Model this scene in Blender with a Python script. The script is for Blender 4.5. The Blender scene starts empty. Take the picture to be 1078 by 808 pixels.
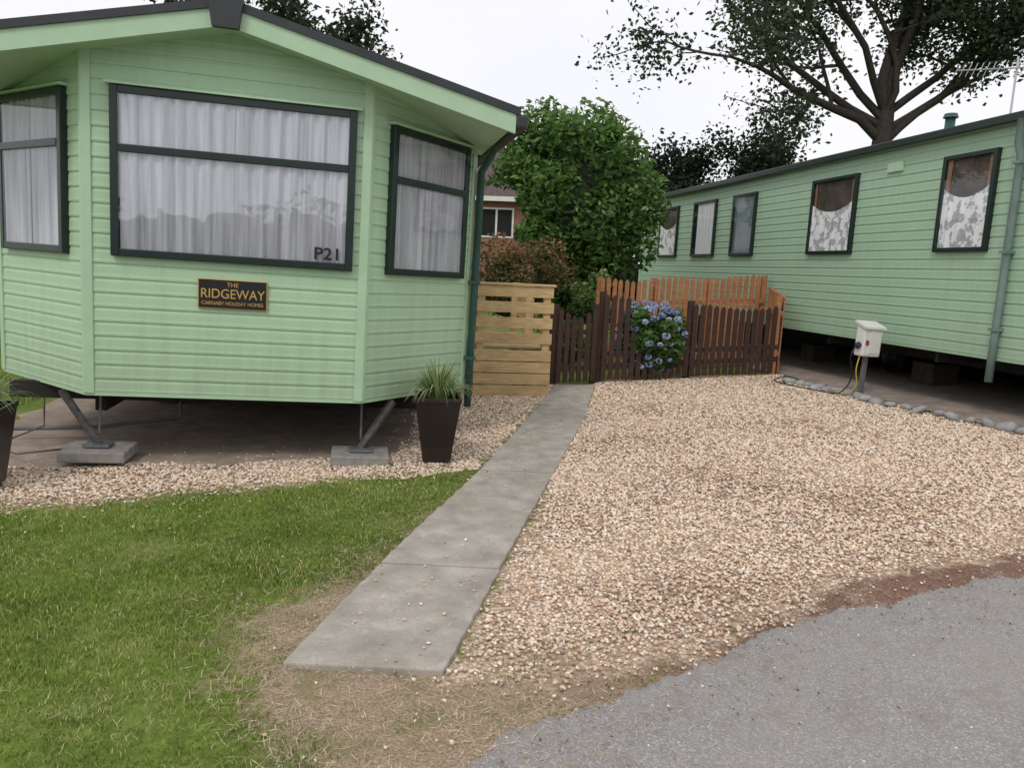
import bpy, bmesh, math, random
import numpy as np
from mathutils import Vector, Matrix, noise
rng=np.random.default_rng(7); random.seed(7)
sc=bpy.context.scene
sc.view_settings.view_transform='Standard'; sc.view_settings.look='None'; sc.view_settings.exposure=0
col=sc.collection

# ---------------------------------------------------------------- helpers
def g(x): return np.clip(np.asarray(x,dtype=float)-.9,0,5.6)*.065
def link(o,parent=None):
    col.objects.link(o)
    if parent is not None: o.parent=parent
    return o
def empty(name,loc=(0,0,0),rot=(0,0,0)):
    o=bpy.data.objects.new(name,None); o.location=loc; o.rotation_euler=rot; o.empty_display_size=.2
    return link(o)
def mk(name,V,F,mat,parent=None,smooth=False):
    me=bpy.data.meshes.new(name); me.from_pydata([tuple(map(float,v)) for v in V],[],F); me.materials.append(mat)
    if smooth: me.polygons.foreach_set('use_smooth',[True]*len(me.polygons))
    me.update(); return link(bpy.data.objects.new(name,me),parent)
def npmesh(name,V,F,mat,parent=None,rnd=None,smooth=False,attrs=None):
    V=np.ascontiguousarray(V,dtype=np.float32); F=np.ascontiguousarray(F,dtype=np.int32); k=F.shape[1]
    me=bpy.data.meshes.new(name); me.vertices.add(len(V)); me.vertices.foreach_set('co',V.ravel())
    me.loops.add(F.size); me.loops.foreach_set('vertex_index',F.ravel())
    me.polygons.add(len(F)); me.polygons.foreach_set('loop_start',np.arange(0,F.size,k,dtype=np.int32))
    if smooth: me.polygons.foreach_set('use_smooth',np.ones(len(F),dtype=bool))
    me.update(calc_edges=True)
    if rnd is not None:
        a=me.attributes.new('rnd','FLOAT','POINT'); a.data.foreach_set('value',np.ascontiguousarray(rnd,dtype=np.float32))
    for n,v in (attrs or {}).items():
        a=me.attributes.new(n,'FLOAT','POINT'); a.data.foreach_set('value',np.ascontiguousarray(v,dtype=np.float32))
    me.materials.append(mat)
    return link(bpy.data.objects.new(name,me),parent)
BF=[(0,1,3,2),(4,6,7,5),(0,4,5,1),(2,3,7,6),(0,2,6,4),(1,5,7,3)]
def idf(x,o,z): return (x,o,z)
def boxF(name,F,a0,a1,b0,b1,c0,c1,mat,parent=None,bevel=0):
    V=[F(x,y,z) for x in (a0,a1) for y in (b0,b1) for z in (c0,c1)]
    o=mk(name,V,BF,mat,parent)
    if bevel:
        m=o.modifiers.new('b','BEVEL'); m.width=bevel; m.segments=2
    return o
def fix(o):
    bm=bmesh.new(); bm.from_mesh(o.data); bmesh.ops.recalc_face_normals(bm,faces=bm.faces); bm.to_mesh(o.data); bm.free()
def tubegeo(pts,rads,n=8,off=0):
    V=[];Fc=[]
    P=[Vector(p) for p in pts]
    for i,p in enumerate(P):
        d=(P[min(i+1,len(P)-1)]-P[max(i-1,0)]).normalized()
        a=d.cross(Vector((0.13,.97,.2))).normalized()
        if a.length<.1: a=Vector((1,0,0))
        b=d.cross(a)
        for k in range(n):
            t=2*math.pi*k/n; V.append(p+(a*math.cos(t)+b*math.sin(t))*rads[i])
    for i in range(len(P)-1):
        for k in range(n):
            k2=(k+1)%n
            Fc.append((off+i*n+k,off+i*n+k2,off+(i+1)*n+k2,off+(i+1)*n+k))
    return V,Fc
def tube(name,pts,rads,mat,parent=None,n=8):
    if not hasattr(rads,'__len__'): rads=[rads]*len(pts)
    V,Fc=tubegeo(pts,rads,n)
    Fc=Fc+[tuple(range(n)),tuple(range(len(V)-n,len(V)))]
    return mk(name,V,Fc,mat,parent,smooth=True)

# ---------------------------------------------------------------- materials
class NT:
    def __init__(s,name):
        s.m=bpy.data.materials.new(name); s.m.use_nodes=True; s.t=s.m.node_tree; s.n=s.t.nodes
        s.p=s.n['Principled BSDF']; s.out=s.n['Material Output']
    def node(s,ty,**kw):
        n=s.n.new(ty)
        for k,v in kw.items():
            if k in n.inputs.keys(): n.inputs[k].default_value=v
            else: setattr(n,k,v)
        return n
    def l(s,a,b): s.t.links.new(a,b)
    def coord(s): return s.node('ShaderNodeTexCoord').outputs['Object']
    def noise(s,scale,detail=4,rough=.55,vec=None):
        n=s.node('ShaderNodeTexNoise'); n.inputs['Scale'].default_value=scale; n.inputs['Detail'].default_value=detail; n.inputs['Roughness'].default_value=rough
        s.l(vec if vec is not None else s.coord(),n.inputs['Vector']); return n.outputs['Fac']
    def ramp(s,fac,stops):
        r=s.node('ShaderNodeValToRGB'); e=r.color_ramp.elements
        while len(e)<len(stops): e.new(.5)
        for i,(p,c) in enumerate(stops): e[i].position=p; e[i].color=(*c,1)
        s.l(fac,r.inputs['Fac']); return r.outputs['Color']
    def rng(s,fac,a,b,c=0,d=1):
        r=s.node('ShaderNodeMapRange'); s.l(fac,r.inputs['Value'])
        for k,v in zip(('From Min','From Max','To Min','To Max'),(a,b,c,d)): r.inputs[k].default_value=v
        return r.outputs['Result']
    def mix(s,f,a,b,blend='MIX'):
        m=s.node('ShaderNodeMix'); m.data_type='RGBA'; m.blend_type=blend
        ins=[i for i in m.inputs if i.type=='RGBA']
        for v,i in ((a,ins[0]),(b,ins[1])):
            if isinstance(v,tuple): i.default_value=(*v,1)
            else: s.l(v,i)
        if isinstance(f,float): m.inputs[0].default_value=f
        else: s.l(f,m.inputs[0])
        return [o for o in m.outputs if o.type=='RGBA'][0]
    def math(s,op,a,b):
        m=s.node('ShaderNodeMath',operation=op)
        for v,i in ((a,m.inputs[0]),(b,m.inputs[1])):
            if isinstance(v,(int,float)): i.default_value=v
            else: s.l(v,i)
        return m.outputs[0]
    def attr(s,n):
        return s.node('ShaderNodeAttribute',attribute_name=n).outputs['Fac']
    def base(s,c): s.l(c,s.p.inputs['Base Color'])
    def bump(s,h,strength=.3,dist=.01):
        b=s.node('ShaderNodeBump'); b.inputs['Strength'].default_value=strength; b.inputs['Distance'].default_value=dist
        s.l(h,b.inputs['Height']); s.l(b.outputs['Normal'],s.p.inputs['Normal'])
def simple(name,c,rough=.6,var=.25,scale=6,bump=0,bscale=60,metal=0,spec=.5):
    N=NT(name); N.p.inputs['Roughness'].default_value=rough; N.p.inputs['Metallic'].default_value=metal
    N.p.inputs['Specular IOR Level'].default_value=spec
    f=N.noise(scale,5)
    lo=tuple(v*(1-var) for v in c); hi=tuple(min(1,v*(1+var)) for v in c)
    N.base(N.ramp(f,[(.3,lo),(.7,hi)]))
    if bump: N.bump(N.noise(bscale,4),bump,.005)
    return N.m

def cladmat(name,c):
    N=NT(name); N.p.inputs['Roughness'].default_value=.45; N.p.inputs['Specular IOR Level'].default_value=.4
    co=N.coord()
    mp=N.node('ShaderNodeMapping'); mp.inputs['Scale'].default_value=(3,3,.3); N.l(co,mp.inputs['Vector'])
    st=N.noise(4,5,.6,mp.outputs[0]); bl=N.noise(.9,3)
    c1=N.mix(N.rng(st,.45,.8,0,.40),c,tuple(v*.76 for v in (c[0]*1.02,c[1]*.95,c[2]*.9)))
    c2=N.mix(N.rng(bl,.35,.7,0,.28),c1,tuple(v*.85 for v in c))
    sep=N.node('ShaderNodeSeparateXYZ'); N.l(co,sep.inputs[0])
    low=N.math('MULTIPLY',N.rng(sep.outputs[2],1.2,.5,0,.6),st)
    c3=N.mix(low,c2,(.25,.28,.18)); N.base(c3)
    N.bump(N.noise(7,3),.08,.02); return N.m
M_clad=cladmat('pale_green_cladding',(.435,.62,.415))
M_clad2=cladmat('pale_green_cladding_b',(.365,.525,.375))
M_trim=simple('pale_green_trim',(.42,.60,.40),.4,.06)
M_dark=simple('dark_green_frame',(.006,.020,.015),.35,.2)
M_roof=simple('dark_roof_edge',(.026,.032,.036),.55,.25)
M_roof2=simple('green_roof',(.05,.075,.06),.7,.3,bump=.3)
M_pipe=simple('teal_downpipe',(.025,.085,.07),.4,.15)
M_pipe2=simple('grey_downpipe',(.17,.24,.22),.4,.15)
M_hose=simple('grey_hose',(.12,.12,.12),.5,.15)
M_under=simple('underfloor',(.02,.018,.016),.9,.3)
M_steel=simple('galvanised_steel',(.20,.205,.21),.5,.3,20,metal=.5)
M_block=simple('concrete_block',(.27,.255,.235),.9,.25,15,bump=.5)
M_blockshade=simple('shaded_block',(.07,.062,.055),.95,.3,15,bump=.5)  # concrete block with the shadow under the caravans put into its colour
M_back=simple('dark_interior',(.012,.012,.014),.9,.3)
M_back2=simple('dim_interior',(.085,.062,.048),.9,.6,4)
def curt(name,c,lo=.72):
    N=NT(name); N.p.inputs['Roughness'].default_value=.9
    mp=N.node('ShaderNodeMapping'); mp.inputs['Scale'].default_value=(14,14,.6); N.l(N.coord(),mp.inputs['Vector'])
    f=N.noise(1.5,4,.6,mp.outputs[0]); N.base(N.ramp(f,[(.3,tuple(v*lo for v in c)),(.65,c)])); return N.m  # vertical streaks paint the shade of pleats into the curtain colour
M_curt=curt('net_curtain',(.66,.65,.70),.52)
M_curtw=curt('white_curtain',(.80,.80,.80),.8)
M_curt3=curt('curtain_brown',(.34,.19,.11))
M_frost=simple('frosted_glass',(.16,.21,.21),.25,.2,3)
def lace():
    N=NT('lace_curtain'); N.p.inputs['Roughness'].default_value=.9
    v=N.node('ShaderNodeTexVoronoi'); v.inputs['Scale'].default_value=30; N.l(N.coord(),v.inputs['Vector'])
    m=N.rng(N.noise(10,2),.46,.52)
    N.base(N.mix(m,N.ramp(v.outputs['Distance'],[(.2,(.72,.71,.72)),(.5,(.55,.54,.56))]),(.92,.91,.91)))
    N.l(N.rng(m,0,1,.80,.98),N.p.inputs['Alpha']); return N.m
M_lace=lace()
def glass(name,k):
    N=NT(name); tr=N.node('ShaderNodeBsdfTransparent'); tr.inputs[0].default_value=(.93,.95,.96,1)
    gl=N.node('ShaderNodeBsdfGlossy'); gl.inputs['Roughness'].default_value=.02; gl.inputs[0].default_value=(.9,.95,1,1)
    b=N.node('ShaderNodeBump'); b.inputs['Strength'].default_value=.05; b.inputs['Distance'].default_value=.05; N.l(N.noise(2.5,2),b.inputs['Height']); N.l(b.outputs[0],gl.inputs['Normal'])
    mx=N.node('ShaderNodeMixShader'); mx.inputs[0].default_value=k; N.l(tr.outputs[0],mx.inputs[1]); N.l(gl.outputs[0],mx.inputs[2]); N.l(mx.outputs[0],N.out.inputs[0]); return N.m
M_glass=glass('window_glass',.13); M_glass2=glass('window_glass_b',.06)
M_white=simple('white_plastic',(.72,.72,.70),.4,.06)
M_black=simple('black_paint',(.01,.01,.012),.4,.1)
M_gold=simple('gold_letters',(.55,.36,.10),.4,.1)
def woodmat(name,c,v=.3):
    N=NT(name); N.p.inputs['Roughness'].default_value=.75
    mp=N.node('ShaderNodeMapping'); mp.inputs['Scale'].default_value=(3,3,25); N.l(N.coord(),mp.inputs['Vector'])
    f=N.noise(1.6,6,.65,mp.outputs[0]); f2=N.noise(3.5,2)
    a=N.ramp(f,[(.3,tuple(x*(1-v) for x in c)),(.7,tuple(x*(1+v) for x in c))])
    N.base(N.mix(N.rng(f2,.4,.7,0,.5),a,tuple(x*.6 for x in c))); N.bump(f,.25,.004); return N.m
M_pine=woodmat('pine_boards',(.60,.42,.22),.28)
M_brown=woodmat('dark_brown_stain',(.055,.027,.020),.4)
M_orange=woodmat('orange_stain',(.42,.18,.08),.3)
M_pot=simple('dark_planter',(.022,.015,.014),.35,.2)
M_soil=simple('soil',(.05,.035,.025),.95,.3,30)
def leafmat(name,stops,trans=.35,rough=.5):
    N=NT(name); c=N.ramp(N.attr('rnd'),stops); N.base(c); N.p.inputs['Roughness'].default_value=rough; N.p.inputs['Specular IOR Level'].default_value=.25
    if trans==0: return N.m
    tl=N.node('ShaderNodeBsdfTranslucent'); N.l(c,tl.inputs[0])
    mx=N.node('ShaderNodeMixShader'); mx.inputs[0].default_value=trans
    N.l(N.p.outputs[0],mx.inputs[1]); N.l(tl.outputs[0],mx.inputs[2]); N.l(mx.outputs[0],N.out.inputs[0]); return N.m
M_laurel=leafmat('laurel_leaf',[(0,(.028,.065,.015)),(.45,(.08,.17,.038)),(.8,(.17,.29,.07)),(1,(.30,.43,.13))],.3,.4)
M_tree=leafmat('tree_leaf',[(0,(.018,.030,.014)),(.6,(.045,.07,.028)),(1,(.11,.14,.055))])
M_tree2=leafmat('tree_leaf_dark',[(0,(.012,.022,.013)),(.6,(.03,.052,.024)),(1,(.06,.09,.04))])
M_red=leafmat('reddish_shrub_leaf',[(0,(.07,.07,.025)),(.4,(.15,.16,.05)),(.75,(.28,.15,.08)),(1,(.40,.24,.14))])
M_grass=leafmat('grass_blade',[(0,(.09,.13,.022)),(.45,(.19,.275,.045)),(.8,(.30,.37,.085)),(1,(.54,.48,.25))],0,.8)
M_spike=leafmat('spiky_leaf',[(0,(.08,.15,.04)),(.5,(.20,.30,.10)),(1,(.50,.52,.30))],.25)
M_hyd=leafmat('hydrangea_leaf',[(0,(.04,.09,.025)),(1,(.14,.26,.07))])
M_petal=leafmat('hydrangea_petal',[(0,(.24,.32,.60)),(.6,(.46,.54,.78)),(1,(.70,.69,.82))],.2)
M_straw=leafmat('straw',[(0,(.26,.18,.11)),(.5,(.46,.36,.24)),(1,(.68,.58,.42))],0,.9)
M_litter=leafmat('leaf_litter',[(0,(.07,.04,.028)),(.5,(.20,.105,.07)),(.85,(.34,.20,.13)),(1,(.44,.32,.22))],0,.9)
M_bark=simple('bark',(.040,.032,.027),.9,.4,12,bump=.6,bscale=25)
def stonemat():
    N=NT('gravel_stone'); N.p.inputs['Roughness'].default_value=.8
    c=N.ramp(N.attr('rnd'),[(0,(.24,.19,.17)),(.12,(.50,.35,.25)),(.35,(.70,.51,.37)),(.6,(.78,.62,.47)),(.8,(.84,.73,.59)),(1,(.90,.87,.81))])
    N.base(N.mix(N.rng(N.noise(60,3),.4,.7,0,.3),c,(.52,.35,.23))); return N.m
M_stone=stonemat()

# ---------------------------------------------------------------- plan outlines (metres)
GRASS=[(-12,.8),(-5,3.35),(-3.06,4.3),(-1.86,4.94),(-.267,5.81),(-.33,5.3),(-.56,4.31),(-.86,3.63),(-1.25,3.07),(-.98,2.53),(-.67,2.14),(-.9,1.8),(-1.6,1.25),(-3,.3),(-12,-3.2)]
GR1=[(-.22,2.72),(.39,5.88),(1.2,10.5),(1.3,10.9),(3.95,11.3),(3.99,10.25),(4.42,8.71),(4.83,7.34),(5.3,6.1),(9,5.6),(9,5.3),(3.2,4.15),(1.77,3.66),(.75,2.90),(.2,2.72)]
GR2=[(-9,1.7),(-5.5,3.12),(-3.06,4.3),(-1.86,4.94),(-.267,5.81),(.6,10.3),(.5,10.6),(-1.2,10.3),(-.9,6.8),(-.86,6.15),(-2.2,5.53),(-4.35,5.06),(-9,3.4)]
DIRT=[(-.24,5.6),(-.1,5.0),(-.5,3.4),(-.22,2.9),(.2,3.0),(.75,3.15),(1.77,3.95),(3.2,4.5),(9,5.6),(9,4.7),(5,4.05),(2.77,3.52),(1.45,3.07),(.27,2.25),(-.15,1.93),(-.5,1.65),(-1.6,1.1),(-.9,1.8),(-.67,2.14),(-.98,2.53),(-1.25,3.07),(-.86,3.63),(-.56,4.31),(-.36,5.1)]
def sdf(poly,X,Y):
    X=np.asarray(X,float);Y=np.asarray(Y,float)
    d=np.full(X.shape,1e9); ins=np.zeros(X.shape,bool); n=len(poly)
    for i in range(n):
        ax,ay=poly[i]; bx,by=poly[(i+1)%n]; ex,ey=bx-ax,by-ay
        t=np.clip(((X-ax)*ex+(Y-ay)*ey)/(ex*ex+ey*ey+1e-12),0,1)
        d=np.minimum(d,np.hypot(X-ax-t*ex,Y-ay-t*ey))
        c=((ay>Y)!=(by>Y))
        if abs(by-ay)>1e-9: ins^=c&(X<(bx-ax)*(Y-ay)/(by-ay)+ax)
    return np.where(ins,d,-d)
def n2(x,y,s=1.):
    x=x*s;y=y*s
    return (np.sin(x*2.1+1.3*np.sin(y*1.7))+np.sin(y*2.7+1.1*np.sin(x*2.3+1))+np.sin((x+y)*4.3+2*np.sin(x*3.1))*.5+np.sin((x-y)*7.7)*.35)/2.85
def bareness(x,y):
    b=np.zeros(np.shape(x))
    for cx,cy,r in ((1.15,6.9,.4),(1.7,5.6,.4),(2.9,7.6,.45),(2.6,5.0,.4),(1.6,8.6,.4),(.9,3.6,.25)):
        b=np.maximum(b,np.exp(-(((x-cx)*.7)**2+(y-cy)**2)/(r*r)))
    return b*(.5+.4*n2(x,y,4))

# ---------------------------------------------------------------- ground sheet
def axis(lo,hi,a,b,st):
    f=np.arange(a,b,st); k=np.geomspace(.3,abs(lo-a),16); k2=np.geomspace(.3,abs(hi-b),16)
    return np.concatenate([(a-k)[::-1],f,b+k2])
xs=axis(-300,300,-7,9,.06); ys=axis(-150,500,-1,13,.06)
XX,YY=np.meshgrid(xs,ys); X=XX.ravel();Y=YY.ravel()
Z=g(X)+.008*n2(X,Y,1.3)*(np.abs(X)<12)
nx,ny=len(xs),len(ys)
ii=(np.arange(ny-1)[:,None]*nx+np.arange(nx-1)[None,:]).ravel()
F=np.stack([ii,ii+1,ii+nx+1,ii+nx],1)
gr=np.maximum(sdf(GR1,X,Y),sdf(GR2,X,Y)); di=sdf(DIRT,X,Y)
def groundmat():
    N=NT('ground_surface'); N.p.inputs['Roughness'].default_value=.95; N.p.inputs['Specular IOR Level'].default_value=.1
    co=N.coord()
    n1=N.noise(2.2,5); nf=N.noise(14,4); nx_=N.noise(90,3); nm=N.noise(5,6,.7)
    green=N.ramp(nf,[(.25,(.08,.11,.022)),(.55,(.14,.20,.04)),(.8,(.22,.27,.07))])
    green=N.mix(N.rng(n1,.5,.75,0,.6),green,(.28,.26,.12))
    v=N.node('ShaderNodeTexVoronoi'); v.inputs['Scale'].default_value=52; N.l(co,v.inputs['Vector'])
    sp=N.node('ShaderNodeSeparateColor'); N.l(v.outputs['Color'],sp.inputs[0])
    st=N.ramp(sp.outputs[0],[(0,(.24,.18,.15)),(.2,(.48,.34,.24)),(.5,(.64,.48,.35)),(.8,(.72,.60,.46)),(1,(.82,.76,.66))])
    st=N.mix(N.rng(v.outputs['Distance'],.35,.8,0,.7),st,(.24,.17,.12))
    st=N.mix(N.rng(N.attr('m_bare'),.15,.8,0,.6),st,(.34,.23,.16))
    soil=N.ramp(nx_,[(.3,(.19,.14,.10)),(.55,(.35,.27,.19)),(.75,(.52,.42,.30))])
    soil=N.mix(N.rng(nm,.50,.60,0,.55),soil,(.17,.17,.07))
    sx=N.node('ShaderNodeSeparateXYZ'); N.l(co,sx.inputs[0])
    brown=N.ramp(nx_,[(.3,(.11,.065,.05)),(.6,(.25,.155,.115)),(.8,(.44,.32,.24))])
    brown=N.mix(N.rng(nm,.5,.62,0,.6),brown,(.36,.30,.25))
    soil=N.mix(N.rng(sx.outputs[0],.1,1.0),soil,brown)
    e=N.math('MULTIPLY',N.math('SUBTRACT',nm,.5),.9)
    dm=N.rng(N.math('ADD',N.math('MAXIMUM',N.attr('m_dirt'),N.attr('m_gravel')),e),-.05,.08)
    gm=N.rng(N.math('ADD',N.attr('m_gravel'),N.math('MULTIPLY',e,.6)),-.06,.06)
    c=N.mix(dm,green,soil); c=N.mix(gm,c,st); N.base(c)
    h=N.math('ADD',N.math('MULTIPLY',nx_,.6),N.math('MULTIPLY',N.rng(v.outputs['Distance'],0,.7,1,0),gm))
    N.bump(h,.8,.012); return N.m
ground=npmesh('ground',np.stack([X,Y,Z],1),F,groundmat(),attrs={'m_gravel':gr,'m_dirt':di,'m_bare':bareness(X,Y)},smooth=True)

# road
EX=[-40,-12,-3,-1.6,-.5,-.15,.27,1.45,2.77,5,9,40]; EY=[-14,-3.3,.25,1.22,1.9,2.18,2.5,3.32,3.77,4.3,5.0,10]
rx=np.unique(np.concatenate([np.arange(-40,-3,.8),np.arange(-3,6,.012),np.arange(6,40.1,.6)]))
ry=np.interp(rx,EX,EY)+.05*n2(rx*3,rx*1.7,1.3)+.03*n2(rx*11,rx*5,1)+rng.normal(0,.010,len(rx))*(np.abs(rx)<6)
rows=[]
for k,off in enumerate([0,.05,.6,2,8,40]):
    zz=g(rx)+(.004 if k==0 else .016)
    rows.append(np.stack([rx,ry-off,zz],1))
V=np.concatenate(rows); n=len(rx); ii=(np.arange(5)[:,None]*n+np.arange(n-1)[None,:]).ravel()
def asphalt():
    N=NT('asphalt'); N.p.inputs['Roughness'].default_value=.9; N.p.inputs['Specular IOR Level'].default_value=.2
    v=N.node('ShaderNodeTexVoronoi'); v.inputs['Scale'].default_value=150; N.l(N.coord(),v.inputs['Vector'])
    sp=N.node('ShaderNodeSeparateColor'); N.l(v.outputs['Color'],sp.inputs[0])
    c=N.ramp(sp.outputs[0],[(0,(.25,.24,.235)),(.6,(.33,.318,.31)),(.9,(.40,.385,.375)),(1,(.50,.48,.46))])
    c=N.mix(N.rng(v.outputs['Distance'],.3,.8,0,.45),c,(.19,.18,.175))
    c=N.mix(N.rng(N.noise(1.6,6,.65),.45,.68,0,.45),c,(.33,.295,.26))
    c=N.mix(N.rng(N.noise(5,7,.75),.52,.66,0,.5),c,(.23,.19,.16)); N.base(c)
    N.bump(N.rng(v.outputs['Distance'],0,.8,1,0),.5,.005); return N.m
npmesh('road',V,np.stack([ii,ii+n,ii+n+1,ii+1],1),asphalt(),smooth=True)

def concmat(name,c,patch):
    N=NT(name); N.p.inputs['Roughness'].default_value=.92; N.p.inputs['Specular IOR Level'].default_value=.15
    a=N.ramp(N.noise(5,7,.65),[(.3,tuple(v*.65 for v in c)),(.7,tuple(v*1.15 for v in c))])
    a=N.mix(N.rng(N.noise(1.4,6,.65),.48,.68,0,.7),a,patch)
    a=N.mix(N.rng(N.noise(70,3),.58,.72,0,.6),a,tuple(v*.45 for v in c))
    a=N.mix(N.rng(N.noise(11,6,.7),.58,.66,0,.35),a,tuple(v*1.35 for v in c)); N.base(a)
    N.bump(N.noise(45,6,.7),.35,.008); return N.m
M_conc=concmat('old_concrete',(.38,.31,.25),(.24,.18,.14))
M_conc2=concmat('old_concrete_shaded',(.34,.29,.25),(.20,.16,.14))  # darker concrete copy, shade under the right caravan painted in
M_path=concmat('path_concrete',(.43,.395,.35),(.30,.27,.225))
def frame(ox,oy,ang):
    c,s=math.cos(ang),math.sin(ang)
    return lambda x,y:(ox+c*x-s*y, oy+s*x+c*y)
A1=math.radians(12.0); A2=math.radians(11.5)
L1=frame(-2.165,5.55,A1); L2=frame(5.07,8.0,A2)
def slab(name,L,x0,x1,y0,y1,zo,mat):
    gx=np.linspace(x0,x1,40); gy=np.linspace(y0,y1,60); V=[];F=[]
    for j,y in enumerate(gy):
        for i,x in enumerate(gx):
            px,py=L(x+(.04*math.sin(y*9)+.03*math.sin(y*23)) *(i in(0,39)),y+(.05*math.sin(x*7)+.03*math.sin(x*19))*(j==0))
            V.append((px,py,float(g(px))+zo))
    for j in range(59):
        for i in range(39):
            a=j*40+i; F.append((a,a+1,a+41,a+40))
    mk(name,V,F,mat)
slab('concrete_slab',L1,-2.15,1.72,-.04,10.2,.011,M_conc)
slab('concrete_slab',L2,-.38,4.2,-3,10.8,.016,M_conc2)

path=empty('path')
PL=[(-.86,2.74),(-.665,3.72),(-.21,5.78),(.2,8.0),(.62,10.4)]; PR=[(-.22,2.70),(-.01,3.79),(.39,5.86),(.80,8.0),(1.2,10.5)]
def ip(P,y):
    return float(np.interp(y,[p[1] for p in P],[p[0] for p in P]))
cuts=[2.72,3.76,4.75,5.72,6.7,7.7,8.7,9.6,10.42]
for i in range(len(cuts)-1):
    a,b=cuts[i]+.006,cuts[i+1]-.006; nn=30; V=[];F=[]
    for k in range(nn+1):
        y=a+(b-a)*k/nn; j=.003*math.sin(y*31)+random.uniform(-.003,.003)-.004*(k in(0,nn)); dx=.006*math.sin(i*5.1)
        for x in (ip(PL,y)-j+dx,ip(PR,y)+j*.8+dx):
            V+= [(x,y,float(g(x))-.02),(x,y,float(g(x))+.026+.004*math.sin(i*2.3))]
    for k in range(nn):
        q=k*4; F+=[(q+1,q+3,q+7,q+5),(q,q+1,q+5,q+4),(q+2,q+6,q+7,q+3)]
    F+=[(0,2,3,1),(nn*4,nn*4+1,nn*4+3,nn*4+2)]
    o=mk('slab_%d'%(i+1),V,F,M_path,path); m=o.modifiers.new('b','BEVEL'); m.width=.008; m.segments=2; m.limit_method='ANGLE'

# ---------------------------------------------------------------- scatter: stones
t=(1+5**.5)/2
ICO=np.array([(-1,t,0),(1,t,0),(-1,-t,0),(1,-t,0),(0,-1,t),(0,1,t),(0,-1,-t),(0,1,-t),(t,0,-1),(t,0,1),(-t,0,-1),(-t,0,1)],float); ICO/=np.linalg.norm(ICO[0])
ICF=np.array([(0,11,5),(0,5,1),(0,1,7),(0,7,10),(0,10,11),(1,5,9),(5,11,4),(11,10,2),(10,7,6),(7,1,8),(3,9,4),(3,4,2),(3,2,6),(3,6,8),(3,8,9),(4,9,5),(2,4,11),(6,2,10),(8,6,7),(9,8,1)])
def rots(n,tilt=.5):
    a=rng.uniform(0,2*np.pi,n); b=rng.normal(0,tilt,n); c=rng.normal(0,tilt,n)
    ca,sa,cb,sb,cc,sn=np.cos(a),np.sin(a),np.cos(b),np.sin(b),np.cos(c),np.sin(c); z=np.zeros(n); o=np.ones(n)
    Rz=np.array([[ca,-sa,z],[sa,ca,z],[z,z,o]]).transpose(2,0,1)
    Rx=np.array([[o,z,z],[z,cb,-sb],[z,sb,cb]]).transpose(2,0,1)
    Ry=np.array([[cc,z,sn],[z,o,z],[-sn,z,cc]]).transpose(2,0,1)
    return Rz@Rx@Ry
def stones(name,P,S,mat,rnd=None,flat=.65):
    n=len(P); sc3=np.stack([S*rng.uniform(.8,1.35,n),S*rng.uniform(.7,1.1,n),S*rng.uniform(flat*.7,flat*1.2,n)],1)
    B=ICO[None]*(1+rng.normal(0,.10,(n,12,1)))*sc3[:,None,:]
    V=np.einsum('nij,nkj->nki',rots(n,.3),B)+P[:,None,:]
    F=ICF[None]+(np.arange(n)*12)[:,None,None]
    if rnd is None: rnd=rng.random(n)
    return npmesh(name,V.reshape(-1,3),F.reshape(-1,3),mat,rnd=np.repeat(rnd,12),smooth=True)
def scatter(n,x0,x1,y0,y1,fn):
    x=rng.uniform(x0,x1,n); y=rng.uniform(y0,y1,n); k=fn(x,y); return x[k],y[k]
def onpath(x,y):
    return (x>np.interp(y,[p[1] for p in PL],[p[0] for p in PL])-.0)&(x<np.interp(y,[p[1] for p in PR],[p[0] for p in PR]))&(y>2.72)&(y<10.42)
def gmask(thr):
    def f(x,y):
        s=np.maximum(sdf(GR1,x,y),sdf(GR2,x,y))+.10*n2(x,y,3)
        edge=np.where(y<5.2,np.clip((s+.05)/.34,.10,1),1)
        dens=np.clip(1.2-y*.085,.3,1)
        bare=1-.5*np.clip(bareness(x,y),0,1)
        return (s>thr)&(rng.random(len(x))<dens*bare*edge)&~onpath(x,y)
    return f
x,y=scatter(350000,-4.6,7.2,2.4,11.2,gmask(-.04))
S=rng.uniform(.006,.0125,len(x))*(1+.08*np.clip(y-3,0,8))
rn=np.clip(rng.random(len(x))-.3*np.clip(bareness(x,y),0,1),0,1)
stones('gravel',np.stack([x,y,g(x)+.006+S*.25],1),S,M_stone,rn)
def stray(x,y):
    s=np.maximum(sdf(GR1,x,y),sdf(GR2,x,y)); return (s<.05)&(rng.random(len(x))<np.exp(s*3.6)*.7*np.where(y>3.6,.5,1))
x,y=scatter(34000,-4.6,6,1.9,10,stray)
z=g(x)+.012; z=np.where(onpath(x,y),z+.022,z)
k=(~onpath(x,y))|(rng.random(len(x))<.3); x,y,z=x[k],y[k],z[k]
S=rng.uniform(.004,.010,len(x)); stones('gravel',np.stack([x,y,z],1),S,M_stone)

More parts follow.
